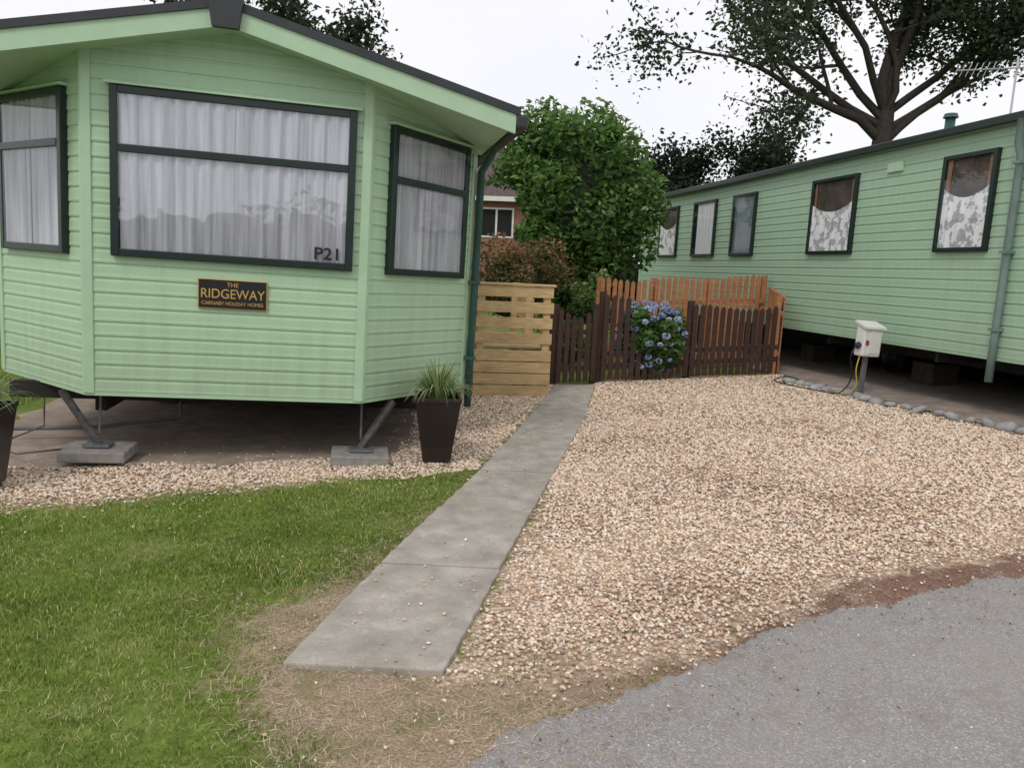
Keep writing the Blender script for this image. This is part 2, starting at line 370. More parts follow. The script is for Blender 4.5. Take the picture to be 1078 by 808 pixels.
def blades(name,P,H,W,mat,rnd,lean=.35):
    n=len(P); a=rng.uniform(0,2*np.pi,n); s=np.stack([-np.sin(a),np.cos(a),np.zeros(n)],1)
    b=rng.uniform(0,2*np.pi,n); ld=np.stack([np.cos(b),np.sin(b),np.zeros(n)],1)*(rng.uniform(0,lean,n)*H)[:,None]
    up=np.zeros((n,3)); up[:,2]=H
    v0=P-s*W[:,None]/2; v1=P+s*W[:,None]/2; m=P+up*.55+ld*.3
    v2=m+s*W[:,None]*.4; v3=m-s*W[:,None]*.4; v4=P+up+ld*1.2
    V=np.stack([v0,v1,v2,v3,v4],1).reshape(-1,3); i=(np.arange(n)*5)[:,None]
    F=np.concatenate([i+np.array([[0,1,2]]),i+np.array([[0,2,3]]),i+np.array([[3,2,4]])])
    return npmesh(name,V,F,mat,rnd=np.repeat(rnd,5))
def gm(x,y):
    s=sdf(GRASS,x,y)+.16*n2(x,y,2.6)*(y<5)+.07*n2(x,y,9); d=np.clip(1.1-(y-2)*.13,.4,1)
    thin=np.where(n2(x+3,y,2.3)+.5*n2(x,y,7)>.85,.35,1)
    return (s>rng.exponential(.10,len(x))-.11)&(rng.random(len(x))<d*thin)&~onpath(x,y)
x,y=scatter(260000,-4.8,-.2,1.6,6.1,gm)
H=rng.uniform(.010,.030,len(x))*(1+.35*n2(x,y,4)); W=rng.uniform(.0024,.0046,len(x))*(1+.12*(y-2))
r=np.clip(.42+.24*n2(x,y,1.1)+.16*n2(x,y,5)+rng.normal(0,.15,len(x)),0,.93); r=np.where(rng.random(len(x))<.06+.16*(n2(x,y,2)>.45),1,r)
blades('grass',np.stack([x,y,g(x)+0*x],1),H,W,M_grass,r,1.0)
def tm(x,y):
    s=sdf(DIRT,x,y); return (s>-.1)&(n2(x,y,6)+.4*n2(x,y,17)>.55)&~onpath(x,y)&(x<1.4)
x,y=scatter(34000,-1.5,1.4,1.7,5.4,tm)
blades('grass',np.stack([x,y,g(x)+0*x],1),rng.uniform(.010,.035,len(x)),rng.uniform(.002,.004,len(x)),M_grass,np.clip(rng.normal(.5,.25,len(x)),0,1),1.1)
G2=[(-4.5,5.4),(-6.4,14),(-14,14),(-14,3.5),(-9,3.6)]
x,y=scatter(45000,-14,-4.3,4.5,14,lambda x,y:sdf(G2,x,y)>0)
blades('grass',np.stack([x,y,g(x)+0*x],1),rng.uniform(.04,.09,len(x)),rng.uniform(.006,.012,len(x)),M_grass,np.clip(rng.normal(.45,.2,len(x)),0,1),.6)

def strips(name,P,Ln,W,mat,rnd,tilt=.2):
    n=len(P); B=np.array([(-.5,0,0),(0,-.5,0),(.5,0,0),(0,.5,0)])[None]*np.stack([Ln,W,np.ones(n)],1)[:,None,:]
    V=np.einsum('nij,nkj->nki',rots(n,tilt),B)+P[:,None,:]
    F=np.array([[0,1,2,3]])+(np.arange(n)*4)[:,None]
    return npmesh(name,V.reshape(-1,3),F,mat,rnd=np.repeat(rnd,4))
def sm(x,y):
    s=sdf(DIRT,x,y)+.12*n2(x,y,3); w=np.clip(1.0-(x-.3)*.9,.06,1); return (s>rng.exponential(.14,len(x))*-1)&(rng.random(len(x))<w*(.25+.75*(n2(x,y,3.2)>-.1)))&(~onpath(x,y)|(rng.random(len(x))<.03))
x,y=scatter(60000,-1.9,4,1.7,5.6,sm)
strips('straw',np.stack([x,y,g(x)+rng.uniform(.006,.026,len(x))+np.where(onpath(x,y),.024,0)],1),rng.uniform(.02,.08,len(x)),rng.uniform(.0015,.0032,len(x)),M_straw,rng.random(len(x)),.18)
def lm(x,y):
    s=sdf(DIRT,x,y); ye=np.interp(x,EX,EY); q=np.exp(-np.abs(np.minimum(s,0))*6)*np.clip((x+.1)*1.2,.04,1)*np.where(y<ye-.02,.3,1); q=np.maximum(q,.10*bareness(x,y)); return (rng.random(len(x))<q*(.15+.85*(n2(x,y,2.9)>-.1)))
x,y=scatter(60000,-1,7,1.8,9,lm)
strips('leaf_litter',np.stack([x,y,g(x)+rng.uniform(.02,.030,len(x))],1),rng.uniform(.006,.024,len(x)),rng.uniform(.004,.012,len(x)),M_litter,rng.random(len(x)),.35)

# ---------------------------------------------------------------- caravans
def clad(name,F,s0,s1,z0,z1,mat,parent,clip=None,p=.105):
    prof=[];z=z0
    while z<z1:
        prof+=[(z,.0105),(z+.012,.012),(z+.028,.0095),(z+p*.70,.0085),(z+p*.78,.0075),(z+p*.82,.0035),(z+p*.90,.0030),(z+p-.006,.0025)]; z+=p
    V=[];Fc=[]
    for zz,o in prof: V+=[F(s0,o,zz),F(s1,o,zz)]
    for i in range(len(prof)-1): q=2*i; Fc.append((q,q+1,q+3,q+2))
    o=mk(name,V,Fc,mat,parent)
    bm=bmesh.new(); bm.from_mesh(o.data)
    cl=clip or [((0,0,z1),(0,0,1))]
    for co,no in cl:
        bmesh.ops.bisect_plane(bm,geom=bm.verts[:]+bm.edges[:]+bm.faces[:],plane_co=co,plane_no=no,clear_outer=True)
    bm.to_mesh(o.data); bm.free(); return o
def curtain(name,F,s0,s1,z0,z1,mat,parent,seed=0,o0=.030,amp=.011,folds=26,scallop=0):
    n=max(8,int((s1-s0)/.008)); r=random.Random(seed); ph=[r.uniform(0,6) for _ in range(4)]; V=[];Fc=[]; m=5
    for j in range(m):
        for i in range(n+1):
            s=s0+(s1-s0)*i/n; f=(s-s0)/(s1-s0)
            z=z0+(z1+scallop*(4*(f-.5)**2-.5)-z0)*j/(m-1)
            w=math.sin(s*folds*2.2+2.2*math.sin(s*5+ph[0])+ph[1]+.25*math.sin(j+ph[3]))*.65+math.sin(s*folds*4.7+ph[2]+2*math.sin(s*9))*.35
            V.append(F(s,o0+amp*w,z))
    for j in range(m-1):
        for i in range(n): a=j*(n+1)+i; Fc.append((a,a+1,a+n+2,a+n+1))
    return mk(name,V,Fc,mat,parent,smooth=True)
def window(pre,F,s0,s1,z0,z1,parent,kind='net',transom=None,fw=.055,seed=1):
    boxF(pre+'_frame_l',F,s0,s0+fw,.004,.062,z0,z1,M_dark,parent,.006)
    boxF(pre+'_frame_r',F,s1-fw,s1,.004,.062,z0,z1,M_dark,parent,.006)
    boxF(pre+'_frame_b',F,s0+fw,s1-fw,.004,.060,z0,z0+fw,M_dark,parent,.006)
    boxF(pre+'_frame_t',F,s0+fw,s1-fw,.004,.060,z1-fw,z1,M_dark,parent,.006)
    if kind=='net': boxF(pre+'_drip',F,s0-.03,s1+.03,.003,.075,z1+.004,z1+.022,M_trim,parent)
    a,b,c,d=s0+fw,s1-fw,z0+fw,z1-fw
    mk(pre+'_backing',[F(a,.017,c),F(b,.017,c),F(b,.017,d),F(a,.017,d)],[(0,1,2,3)],{'frost':M_frost,'lace':M_back2}.get(kind,M_back),parent)  # flat panel on the solid wall; unlit room painted as colour, unless frosted
    mk(pre+'_pane',[F(a,.056,c),F(b,.056,c),F(b,.056,d),F(a,.056,d)],[(0,1,2,3)],M_glass if kind=='net' else M_glass2,parent)
    if transom:
        boxF(pre+'_transom',F,a,b,.006,.066,transom-.028,transom+.028,M_dark,parent,.005)
    if kind=='net':
        g0=a+(b-a)*.49
        curtain(pre+'_curtain_a',F,a+.004,g0,c,d,M_curt,parent,seed,.037,.015)
        curtain(pre+'_curtain_b',F,g0-.03,b-.004,c,d,M_curt,parent,seed+9,.035,.015)
    if kind=='plain': curtain(pre+'_curtain_a',F,a+.004,a+(b-a)*.86,c,d,M_curtw,parent,seed,.035)
    if kind=='lace':
        curtain(pre+'_curtain_a',F,a,a+.07,c,d,M_curt3,parent,seed,.028,.006)
        curtain(pre+'_curtain_b',F,b-.07,b,c,d,M_curt3,parent,seed+2,.028,.006)
        curtain(pre+'_lace',F,a+.005,b-.005,c,c+(d-c)*.62,M_lace,parent,seed+5,.044,.006,14,.12)

c1=empty('static_caravan',(-2.165,5.55,0),(0,math.radians(1.3),A1))
SL=.235; RT=3.31
FB=.55
clipg=[((0,0,RT-.07),(SL,0,1)),((0,0,RT-.07),(-SL,0,1))]
Ff=lambda s,o,z:(s,-o,z)
def panelF(p0,p1):
    d=Vector((p1[0]-p0[0],p1[1]-p0[1])).normalized(); n=Vector((d.y,-d.x))
    return lambda s,o,z:(p0[0]+d.x*s+n.x*o,p0[1]+d.y*s+n.y*o,z)
Fr=panelF((.985,0),(1.926,.98)); Fl=panelF((-1.926,.98),(-.985,0)); Fs=panelF((1.926,.98),(1.926,10)); Fs2=panelF((-1.926,10),(-1.926,.98)); PLn=1.3586
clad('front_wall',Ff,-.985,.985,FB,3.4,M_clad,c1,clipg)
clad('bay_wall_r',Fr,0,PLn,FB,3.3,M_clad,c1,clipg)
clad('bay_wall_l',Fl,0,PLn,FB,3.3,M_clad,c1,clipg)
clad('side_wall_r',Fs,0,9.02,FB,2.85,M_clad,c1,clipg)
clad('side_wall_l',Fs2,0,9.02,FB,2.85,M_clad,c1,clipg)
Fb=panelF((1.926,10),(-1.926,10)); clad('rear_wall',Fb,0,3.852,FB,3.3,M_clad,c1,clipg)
boxF('corner_trim_a',Ff,.93,1.0,.002,.022,FB-.01,2.98,M_trim,c1,.006); boxF('corner_trim_b',Ff,-1.0,-.93,.002,.022,FB-.01,2.98,M_trim,c1,.006)
boxF('corner_trim_c',Fr,.0,.03,.002,.020,FB-.01,2.97,M_trim,c1,.006); boxF('corner_trim_d',Fl,PLn-.03,PLn,.002,.020,FB-.01,2.97,M_trim,c1,.006)
boxF('corner_trim_e',Fr,PLn-.05,PLn+.012,.002,.022,FB-.01,2.76,M_trim,c1,.006)
boxF('corner_trim_f',Fl,-.012,.05,.002,.022,FB-.01,2.76,M_trim,c1,.006)
for nm,F_,a,b in (('base_rail_a',Ff,-.99,.99),('base_rail_b',Fr,0,PLn),('base_rail_c',Fl,0,PLn),('base_rail_d',Fs,0,9)):
    boxF(nm,F_,a,b,-.03,.012,FB-.025,FB-.001,M_trim,c1)
mk('floor',[(x,y,FB-.012) for x,y in ((-.98,.03),(.98,.03),(1.9,.98),(1.9,9.95),(-1.9,9.95),(-1.9,.98))],[(0,1,2,3,4,5)],M_under,c1)
for sg,nm in ((1,'r'),(-1,'l')):
    zz=lambda x:RT-SL*abs(x)
    X1=2.06*sg
    V=[(0,-.30,RT),(X1,-.30,zz(X1)),(X1,10.2,zz(X1)),(0,10.2,RT),(0,-.30,RT-.055),(X1,-.30,zz(X1)-.055),(X1,10.2,zz(X1)-.055),(0,10.2,RT-.055)]
    o=mk('roof_'+nm,V,[(0,1,2,3),(4,7,6,5),(0,4,5,1),(2,6,7,3),(1,5,6,2)],M_roof,c1); fix(o)
    X2=2.03*sg
    V=[(sg*.06,-.283,RT-.057),(X2,-.283,zz(X2)-.057),(X2,-.283,zz(X2)-.19),(sg*.06,-.283,RT-.19)]
    V+= [(a,-.25,c) for a,b,c in V]
    o=mk('fascia_'+nm,V,[(0,1,2,3),(4,7,6,5),(3,2,6,7),(1,5,6,2),(0,3,7,4)],M_trim,c1); fix(o)
    V=[(0,-.25,RT-.15),(X2*.99,-.25,zz(X2)-.15),(X2*.99,1.2,zz(X2)-.15),(0,1.2,RT-.15)]
    mk('soffit_'+nm,V,[(0,1,2,3)],M_trim,c1)
    boxF('gutter_'+nm,idf,min(X2+sg*.0,X2+sg*.09),max(X2,X2+sg*.09),-.30,10.2,zz(X2)-.155,zz(X2)-.05,M_roof,c1,.02)
mk('ridge_cap',[(-.12,-.335,RT+.03),(.12,-.335,RT+.03),(.085,-.335,RT-.2),(-.085,-.335,RT-.2),(-.12,-.30,RT+.03),(.12,-.30,RT+.03),(.085,-.285,RT-.2),(-.085,-.285,RT-.2)],[(0,1,2,3),(4,7,6,5),(0,4,5,1),(1,5,6,2),(2,6,7,3),(3,7,4,0)],M_roof,c1)
o=boxF('ridge',idf,-.1,.1,-.3,10.2,RT-.01,RT+.03,M_roof,c1,.01)
tube('downpipe',[(2.05,.55,2.72),(2.02,.75,2.60),(1.985,.95,2.50),(1.985,.95,1.4),(1.985,.95,.35)],.035,M_pipe,c1)
boxF('downpipe_clip_a',idf,1.93,2.03,.91,.99,1.5,1.53,M_pipe,c1); boxF('downpipe_clip_b',idf,1.93,2.03,.91,.99,.8,.83,M_pipe,c1)
window('front_window',Ff,-.80,.885,1.55,2.72,c1,'net',2.30,.055,3)
window('bay_window_r',Fr,.205,1.215,1.54,2.68,c1,'net',2.28,.055,5)
window('bay_window_l',Fl,.15,1.16,1.54,2.70,c1,'net',2.32,.055,8)
boxF('name_plaque',Ff,-.22,.27,.016,.032,1.21,1.43,M_gold,c1,.004)
boxF('name_plaque_face',Ff,-.213,.263,.030,.0345,1.217,1.423,M_black,c1)
def text(nm,body,size,x,z,y,mat,parent,rot=(math.pi/2,0,0),sx=1,bold=0):
    cu=bpy.data.curves.new(nm,'FONT'); cu.body=body; cu.size=size; cu.align_x='CENTER'; cu.extrude=.0015; cu.offset=bold; cu.materials.append(mat)
    o=bpy.data.objects.new(nm,cu); o.location=(x,y,z); o.rotation_euler=rot; o.scale=(sx,1,1); return link(o,parent)
text('plaque_text_a','THE',.045,.025,1.375,-.036,M_gold,c1)
text('plaque_text_b','RIDGEWAY',.098,.025,1.29,-.036,M_gold,c1,sx=.9)
text('plaque_text_c','CARNABY HOLIDAY HOMES',.036,.025,1.24,-.036,M_gold,c1,sx=.95)
text('pitch_number','P21',.125,.70,1.625,-.0585,M_black,c1,sx=1.1,bold=.0022)
for i,xx in enumerate((-1.0,1.0)):
    boxF('chassis_beam_%d'%i,idf,xx-.04,xx+.04,.35,9.5,.34,.52,M_under,c1)
for i,yy in enumerate((.5,3,5.5,8)):
    boxF('chassis_cross_%d'%i,idf,-1.7,1.7,yy,yy+.08,.40,.53,M_under,c1)
for i,(xt,xb) in enumerate(((-1.25,-.95),(1.25,1.0))):
    tube('steady_leg_%d'%i,[(xt,.28,.50),(xb,.12,.13)],[.038,.032],M_steel,c1,4)
    tube('steady_brace_%d'%i,[(xt-.25*np.sign(xt),.35,.47),(xb,.14,.2)],[.010,.010],M_steel,c1,6)
    boxF('steady_foot_%d'%i,idf,xb-.09,xb+.09,.05,.19,.115,.135,M_steel,c1)
    boxF('pad_slab_%d'%i,idf,xb-.23,xb+.23,-.06,.32,.022,.105,M_block,c1,.012)
for i,(a,b) in enumerate(((-1,2.5),(1,2.5),(-1,5.5),(1,5.5),(-1,8.5),(1,8.5))):
    boxF('support_block_%d'%i,idf,a-.2,a+.2,b,b+.4,.02,.34,M_blockshade,c1,.01)
boxF('rear_light_stop',idf,-1.9,1.9,9.7,9.75,.02,.54,M_under,c1)  # this and the two side sheets are added to keep the underside dark
boxF('side_skirt',idf,1.80,1.84,2.2,9.6,.02,.54,M_under,c1)
boxF('side_skirt_b',idf,-1.84,-1.80,3.2,9.6,.02,.54,M_under,c1)
tube('waste_pipe',[(-.6,1.2,.5),(-.6,1.2,.12),(-1.2,.9,.08),(-1.9,.8,.07)],.018,M_hose,c1)
tube('hose',[(-1.6,.9,.45),(-1.5,.6,.15),(-1.75,.3,.05),(-1.5,.1,.045),(-1.2,.3,.045)],.008,M_hose,c1)

c2=empty('static_caravan',(5.07,8.0,0),(0,0,A2))
Fw=lambda s,o,z:(-o,s,z)
B2=.92; T2=3.34
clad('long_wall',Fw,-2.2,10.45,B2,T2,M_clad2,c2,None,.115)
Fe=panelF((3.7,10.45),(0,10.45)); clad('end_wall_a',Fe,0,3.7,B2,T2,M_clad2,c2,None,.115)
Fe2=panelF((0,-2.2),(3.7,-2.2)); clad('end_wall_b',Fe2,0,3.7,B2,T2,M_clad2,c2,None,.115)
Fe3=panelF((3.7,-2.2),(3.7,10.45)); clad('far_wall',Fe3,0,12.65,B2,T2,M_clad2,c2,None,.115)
o=mk('roof',[(-.07,-2.35,T2+.07),(1.85,-2.35,T2+.27),(3.77,-2.35,T2+.07),(3.77,-2.35,T2),(-.07,-2.35,T2),
             (-.07,10.6,T2+.07),(1.85,10.6,T2+.27),(3.77,10.6,T2+.07),(3.77,10.6,T2),(-.07,10.6,T2)],
   [(0,1,2,3,4),(5,9,8,7,6),(0,5,6,1),(1,6,7,2),(2,7,8,3),(3,8,9,4),(4,9,5,0)],M_roof2,c2)
boxF('gutter',Fw,-2.35,10.6,.072,.13,T2-.02,T2+.075,M_dark,c2,.012)
boxF('base_rail',Fw,-2.2,10.45,-.02,.02,B2-.03,B2-.002,M_clad2,c2)
mk('floor',[(0.01,-2.2,B2-.02),(3.7,-2.2,B2-.02),(3.7,10.4,B2-.02),(0.01,10.4,B2-.02)],[(0,1,2,3)],M_under,c2)
boxF('far_light_stop',idf,2.9,2.95,-2.1,10.4,.2,B2-.03,M_under,c2); boxF('end_light_stop',idf,.1,2.85,10.3,10.35,.2,B2-.03,M_under,c2); boxF('near_light_stop',idf,.8,2.85,-2.1,-2.05,.2,B2-.03,M_under,c2)  # dark sheets added to stop light passing under the caravan
boxF('end_trim',Fw,10.38,10.47,.002,.03,B2,T2,M_trim,c2)
for i,(a,b,k) in enumerate(((.12,.88,'lace'),(2.42,3.46,'lace'),(5.10,5.91,'frost'),(6.58,7.56,'plain'),(8.34,9.32,'lace'))):
    window('window_%d'%(i+1),Fw,a,b,2.03,3.11,c2,k,None,.05,20+i)
tube('downpipe',[(-.11,-.18,T2),(-.11,-.18,3.1),(-.06,-.18,2.98),(-.06,-.18,1.2),(-.06,-.18,.66)],.04,M_pipe2,c2)
for i,zz in enumerate((2.9,2.0,1.2)): boxF('pipe_clip_%d'%i,Fw,-.23,-.13,.003,.11,zz,zz+.03,M_pipe2,c2)
boxF('wall_vent',Fw,1.58,1.86,.003,.04,3.04,3.16,M_trim,c2,.008)
boxF('wall_vent_b',Fw,-.75,-.5,.003,.03,2.4,2.62,M_trim,c2,.006)
tube('flue',[(.7,1.75,T2+.12),(.7,1.75,T2+.42)],.06,M_pipe,c2,12); tube('flue_cap',[(.7,1.75,T2+.42),(.7,1.75,T2+.47)],[.09,.075],M_pipe,c2,12)
for i,(a,b) in enumerate(((1.1,-.8),(1.1,1.9),(1.1,4.6),(1.1,7.2),(1.1,9.6))):
    zz=float(g(L2(a,b)[0])); boxF('support_block_%d'%i,idf,a-.2,a+.2,b-.2,b+.2,zz,zz+.3,M_blockshade,c2,.01)
    tube('jack_%d'%i,[(a,b,zz+.3),(a,b,B2-.05)],.03,M_under,c2)
for i,xx in enumerate((.7,1.9)): boxF('chassis_beam_%d'%i,idf,xx-.03,xx+.03,-2,10.2,.70,.87,M_under,c2)
for i in range(6): boxF('chassis_outrigger_%d'%i,idf,.06,2.4,-1.4+i*2.1,-1.36+i*2.1,.76,.89,M_under,c2)
tube('wheel',[(1.3,3.0,.58),(1.5,3.0,.58)],.27,M_black,c2,20); tube('wheel_b',[(1.3,3.65,.58),(1.5,3.65,.58)],.27,M_black,c2,20)
M_alu=simple('aluminium',(.50,.51,.52),.4,.1,metal=.4)
ae=empty('television_aerial',(5.37,8.6,3.38))
tube('mast',[(0,0,0),(0,0,.78)],.012,M_alu,ae); tube('boom',[(-.60,.1,.63),(.12,-.05,.66)],.008,M_alu,ae,6)
for i in range(12):
    f=i/11; c=Vector((-.60,.1,.63)).lerp(Vector((.05,-.03,.655)),f); L=.05+.03*f
    tube('element_%d'%i,[c+Vector((.0,.05,-L)),c+Vector((.0,-.05,L))],.0042,M_alu,ae,5)
tube('reflector_a',[(.10,-.15,.60),(.10,.08,.60)],.005,M_alu,ae,5); tube('reflector_b',[(.12,-.15,.74),(.12,.08,.74)],.005,M_alu,ae,5); tube('reflector_c',[(.11,-.04,.54),(.13,-.04,.80)],.005,M_alu,ae,5)

# ---------------------------------------------------------------- deck
dk=empty('wooden_deck',(-.47,9.25,0),(0,0,math.radians(10)))
W=.93
z=1.40
for i in range(4):
    boxF('rail_board_%d'%i,idf,-.03,W+.03+random.uniform(-.015,.01),-.022,0,z-.135,z,M_pine,dk,.004); z-=.195
boxF('rail_cap',idf,-.05,W+.05,-.045,.075,1.405,1.435,M_pine,dk,.005)
for i,zz in enumerate((.46,.31,.16,.01)):
    boxF('skirt_board_%d'%i,idf,-.03,W+.03,-.024+.003*(i%2),0,zz,zz+.138,M_pine,dk,.004)
for i,(a,b) in enumerate(((0,0),(W-.09,0),(0,2.4),(W-.09,2.4),(W-.09,1.2))):
    boxF('post_%d'%i,idf,a,a+.09,b+.002,b+.09,0,1.40,M_pine,dk,.006)
for i in range(17): boxF('deck_board_%d'%i,idf,0.02,W-.02,.1+i*.142,.1+i*.142+.13,.60,.628,M_pine,dk,.003)
z=1.40
for i in range(4):
    boxF('side_rail_%d'%i,idf,W+.002,W+.024,1.2,2.5,z-.135,z,M_pine,dk,.004); z-=.195
for i in range(3): boxF('side_skirt_%d'%i,idf,W+.002,W+.022,.12,2.5,.06+i*.18,.2+i*.18,M_pine,dk,.004)

# ---------------------------------------------------------------- fences
def pickets(name,p0,p1,top,pitch,w,mat,thick=.018,posts=(0,1),rails=(.25,.85),postw=.08,bot=.05,parent=None,postx=.06):
    p0=Vector(p0);p1=Vector(p1);L=(p1-p0).length;d=(p1-p0)/L;n=Vector((d.y,-d.x)); V=[];F=[]
    def P(s,o,z):
        q=p0+d*s+n*o; return (q.x,q.y,float(g(q.x))+z)
    s=w/2+.01;i=0
    while s<L-w/2:
        h=top(s/L)+random.uniform(-.012,.012); j=random.uniform(-.007,.007); q=len(V)
        for o in (0.0,thick):
            V+=[P(s-w/2,o,bot),P(s+w/2,o,bot),P(s+w/2+j,o,h-w*.6),P(s+j,o,h),P(s-w/2+j,o,h-w*.6)]
        F+=[(q,q+1,q+2,q+3,q+4),(q+9,q+8,q+7,q+6,q+5)]+[(q+a,q+5+a,q+5+(a+1)%5,q+(a+1)%5) for a in range(5)]
        s+=pitch+random.uniform(-.003,.003);i+=1
    def bx(s0,s1,o0,o1,z0,z1):
        q=len(V)
        for a in (s0,s1):
            for b in (o0,o1):
                for c in (z0,z1): V.append(P(a,b,c))
        F.extend([tuple(q+k for k in f) for f in BF])
    for r in rails: bx(0,L,-.04,-.002,r,r+.07)
    for f in posts: bx(f*L-postw/2,f*L+postw/2,-.12,-.043,0,top(f)+postx)
    o=mk(name,V,F,mat,parent); fix(o); return o
def topd(f):
    x=f*2.75
    if x<.36: return 1.30-.12*x
    if x<.60: return 1.25-(x-.36)*2.9
    if x<1.08: return .50
    if x<1.33: return .50+(x-1.08)*2.3
    return 1.08+.05*math.cos((x-1.3)*3)
pickets('picket_fence',(1.27,10.68),(3.98,11.16),topd,.104,.072,M_brown,posts=(0,.49,1),rails=(.22,.40),postx=.03)
pickets('picket_fence',(1.35,12.1),(4.05,12.2),lambda f:1.49+.03*math.cos(f*14),.098,.068,M_orange,posts=(0,.33,.66,1),rails=(.3,1.05),postx=.0)
pickets('picket_fence',(4.02,11.2),(4.07,12.15),lambda f:1.2+.15*f,.098,.07,M_orange,posts=(0,),rails=(.3,.9),postx=.0)
pickets('garden_gate',(.60,10.40),(1.2,10.64),lambda f:.96+.16*abs(f-.5)*2,.108,.07,M_brown,posts=(0,1),rails=(.2,.72),postx=.03)

# ---------------------------------------------------------------- foliage helpers
def leafcloud(name,P,size,asp,mat,rnd,parent=None,tilt=1.0):
    n=len(P); L=size*rng.uniform(.7,1.3,n); W=L*asp
    B=np.array([(-.5,0,0),(0,-.5,.08),(.5,0,0),(0,.5,.08)])[None]*np.stack([L,W,L],1)[:,None,:]
    V=np.einsum('nij,nkj->nki',rots(n,tilt),B)+P[:,None,:]
    F=np.array([[0,1,2,3]])+(np.arange(n)*4)[:,None]
    return npmesh(name,V.reshape(-1,3),F,mat,parent=parent,rnd=np.repeat(np.clip(rnd,0,1),4))
def bushpts(n,c,r,bumps=26,br=.34,seed=1,zmin=None,shell=.55):
    R=np.random.default_rng(seed); c=np.array(c);r=np.array(r)
    d=R.normal(size=(bumps,3)); d/=np.linalg.norm(d,axis=1)[:,None]
    bc=d*R.uniform(.45,.88,(bumps,1)); bs=R.uniform(br*.6,br*1.25,bumps)
    w=bs**2/np.sum(bs**2); k=R.choice(bumps,n,p=w)
    q=R.normal(size=(n,3)); q/=np.linalg.norm(q,axis=1)[:,None]; q*=R.uniform(shell,1.06,(n,1))
    p=bc[k]+q*bs[k][:,None]
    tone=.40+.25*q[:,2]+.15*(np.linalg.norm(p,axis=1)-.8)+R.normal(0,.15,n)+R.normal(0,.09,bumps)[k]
    P=c+p*r
    if zmin is not None:
        m=P[:,2]>zmin; P=P[m];tone=tone[m]
    return P,tone
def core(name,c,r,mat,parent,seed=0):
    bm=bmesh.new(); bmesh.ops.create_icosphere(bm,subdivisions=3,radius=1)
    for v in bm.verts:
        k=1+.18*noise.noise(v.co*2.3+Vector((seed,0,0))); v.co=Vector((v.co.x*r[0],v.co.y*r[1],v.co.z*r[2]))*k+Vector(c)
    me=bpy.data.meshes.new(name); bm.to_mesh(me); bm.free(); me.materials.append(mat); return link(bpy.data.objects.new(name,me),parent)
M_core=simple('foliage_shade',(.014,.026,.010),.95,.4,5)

lt=empty('laurel_tree',(1.0,14.2,.0))
P,tn=bushpts(30000,(0,0,2.95),(1.62,1.5,1.72),70,.31,3,.9)
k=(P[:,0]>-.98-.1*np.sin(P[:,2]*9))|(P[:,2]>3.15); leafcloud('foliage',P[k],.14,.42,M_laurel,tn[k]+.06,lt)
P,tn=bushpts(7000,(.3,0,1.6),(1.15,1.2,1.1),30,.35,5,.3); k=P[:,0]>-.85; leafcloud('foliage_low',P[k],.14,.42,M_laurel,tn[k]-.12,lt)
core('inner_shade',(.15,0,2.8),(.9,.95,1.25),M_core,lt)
tube('trunk',[(0,0,0),(.05,0,.8),(0,.05,2)],[.14,.11,.07],M_bark,lt)
for i in range(5):
    a=i*1.3; tube('limb_%d'%i,[(0,0,.5),(.4*math.cos(a),.4*math.sin(a),1.4),(.8*math.cos(a),.8*math.sin(a),2.6)],[.06,.045,.02],M_bark,lt,6)

rs=empty('red_leaved_shrub',(-.02,12.4,0))
P,tn=bushpts(6500,(0,0,1.38),(.85,.7,.78),24,.36,8,.2); leafcloud('foliage',P,.075,.45,M_red,tn+.05,rs)
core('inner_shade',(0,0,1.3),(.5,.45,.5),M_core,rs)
tube('stem',[(0,0,0),(0,0,.6),(.1,0,1.3)],[.05,.04,.02],M_bark,rs)
for k,(cx,cy,cz,r1,rz,sd) in enumerate(((1.35,12.9,1.15,.45,.6,11),(2.5,12.9,.7,.6,.5,12),(.75,12.0,.5,.4,.4,13))):
    s=empty('garden_shrub',(cx,cy,0)); P,tn=bushpts(3500,(0,0,cz),(r1,r1,rz),18,.38,sd,.05); leafcloud('foliage',P,.07,.4,M_laurel if k!=0 else M_spike,tn-.05,s)
    tube('stem',[(0,0,0),(0,0,cz)],[.03,.015],M_bark,s)

hy=empty('hydrangea',(2.02,11.02,float(g(2.0))))
P,tn=bushpts(4600,(0,0,.62),(.54,.34,.52),24,.36,21,.03); leafcloud('leaves',P,.10,.6,M_hyd,tn,hy)
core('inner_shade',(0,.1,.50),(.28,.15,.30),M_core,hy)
for i in range(5): tube('stem_%d'%i,[(.03*i-.06,.0,0),(.12*i-.24,0,.45)],[.008,.005],M_bark,hy,5)
R=np.random.default_rng(4); pts=[];tt=[];heads=[]
for i in range(4000):
    d=R.normal(size=3); d/=np.linalg.norm(d)
    if d[1]>.2: continue
    c=np.array((0,0,.62))+d*np.array((.55,.40,.53))*R.uniform(.85,1.04)
    if c[2]<.14 or any(np.linalg.norm(c-h)<.10 for h in heads): continue
    heads.append(c)
    if len(heads)>=64: break
for h in heads:
    q=R.normal(size=(60,3)); q/=np.linalg.norm(q,axis=1)[:,None]; rr=R.uniform(.034,.056)
    pts.append(h+q*np.array((rr,rr,rr*.75))); tt.append(R.uniform(.1,.8)+R.normal(0,.15,60)+.15*q[:,2])
leafcloud('flower_heads',np.concatenate(pts),.030,.9,M_petal,np.concatenate(tt),hy)

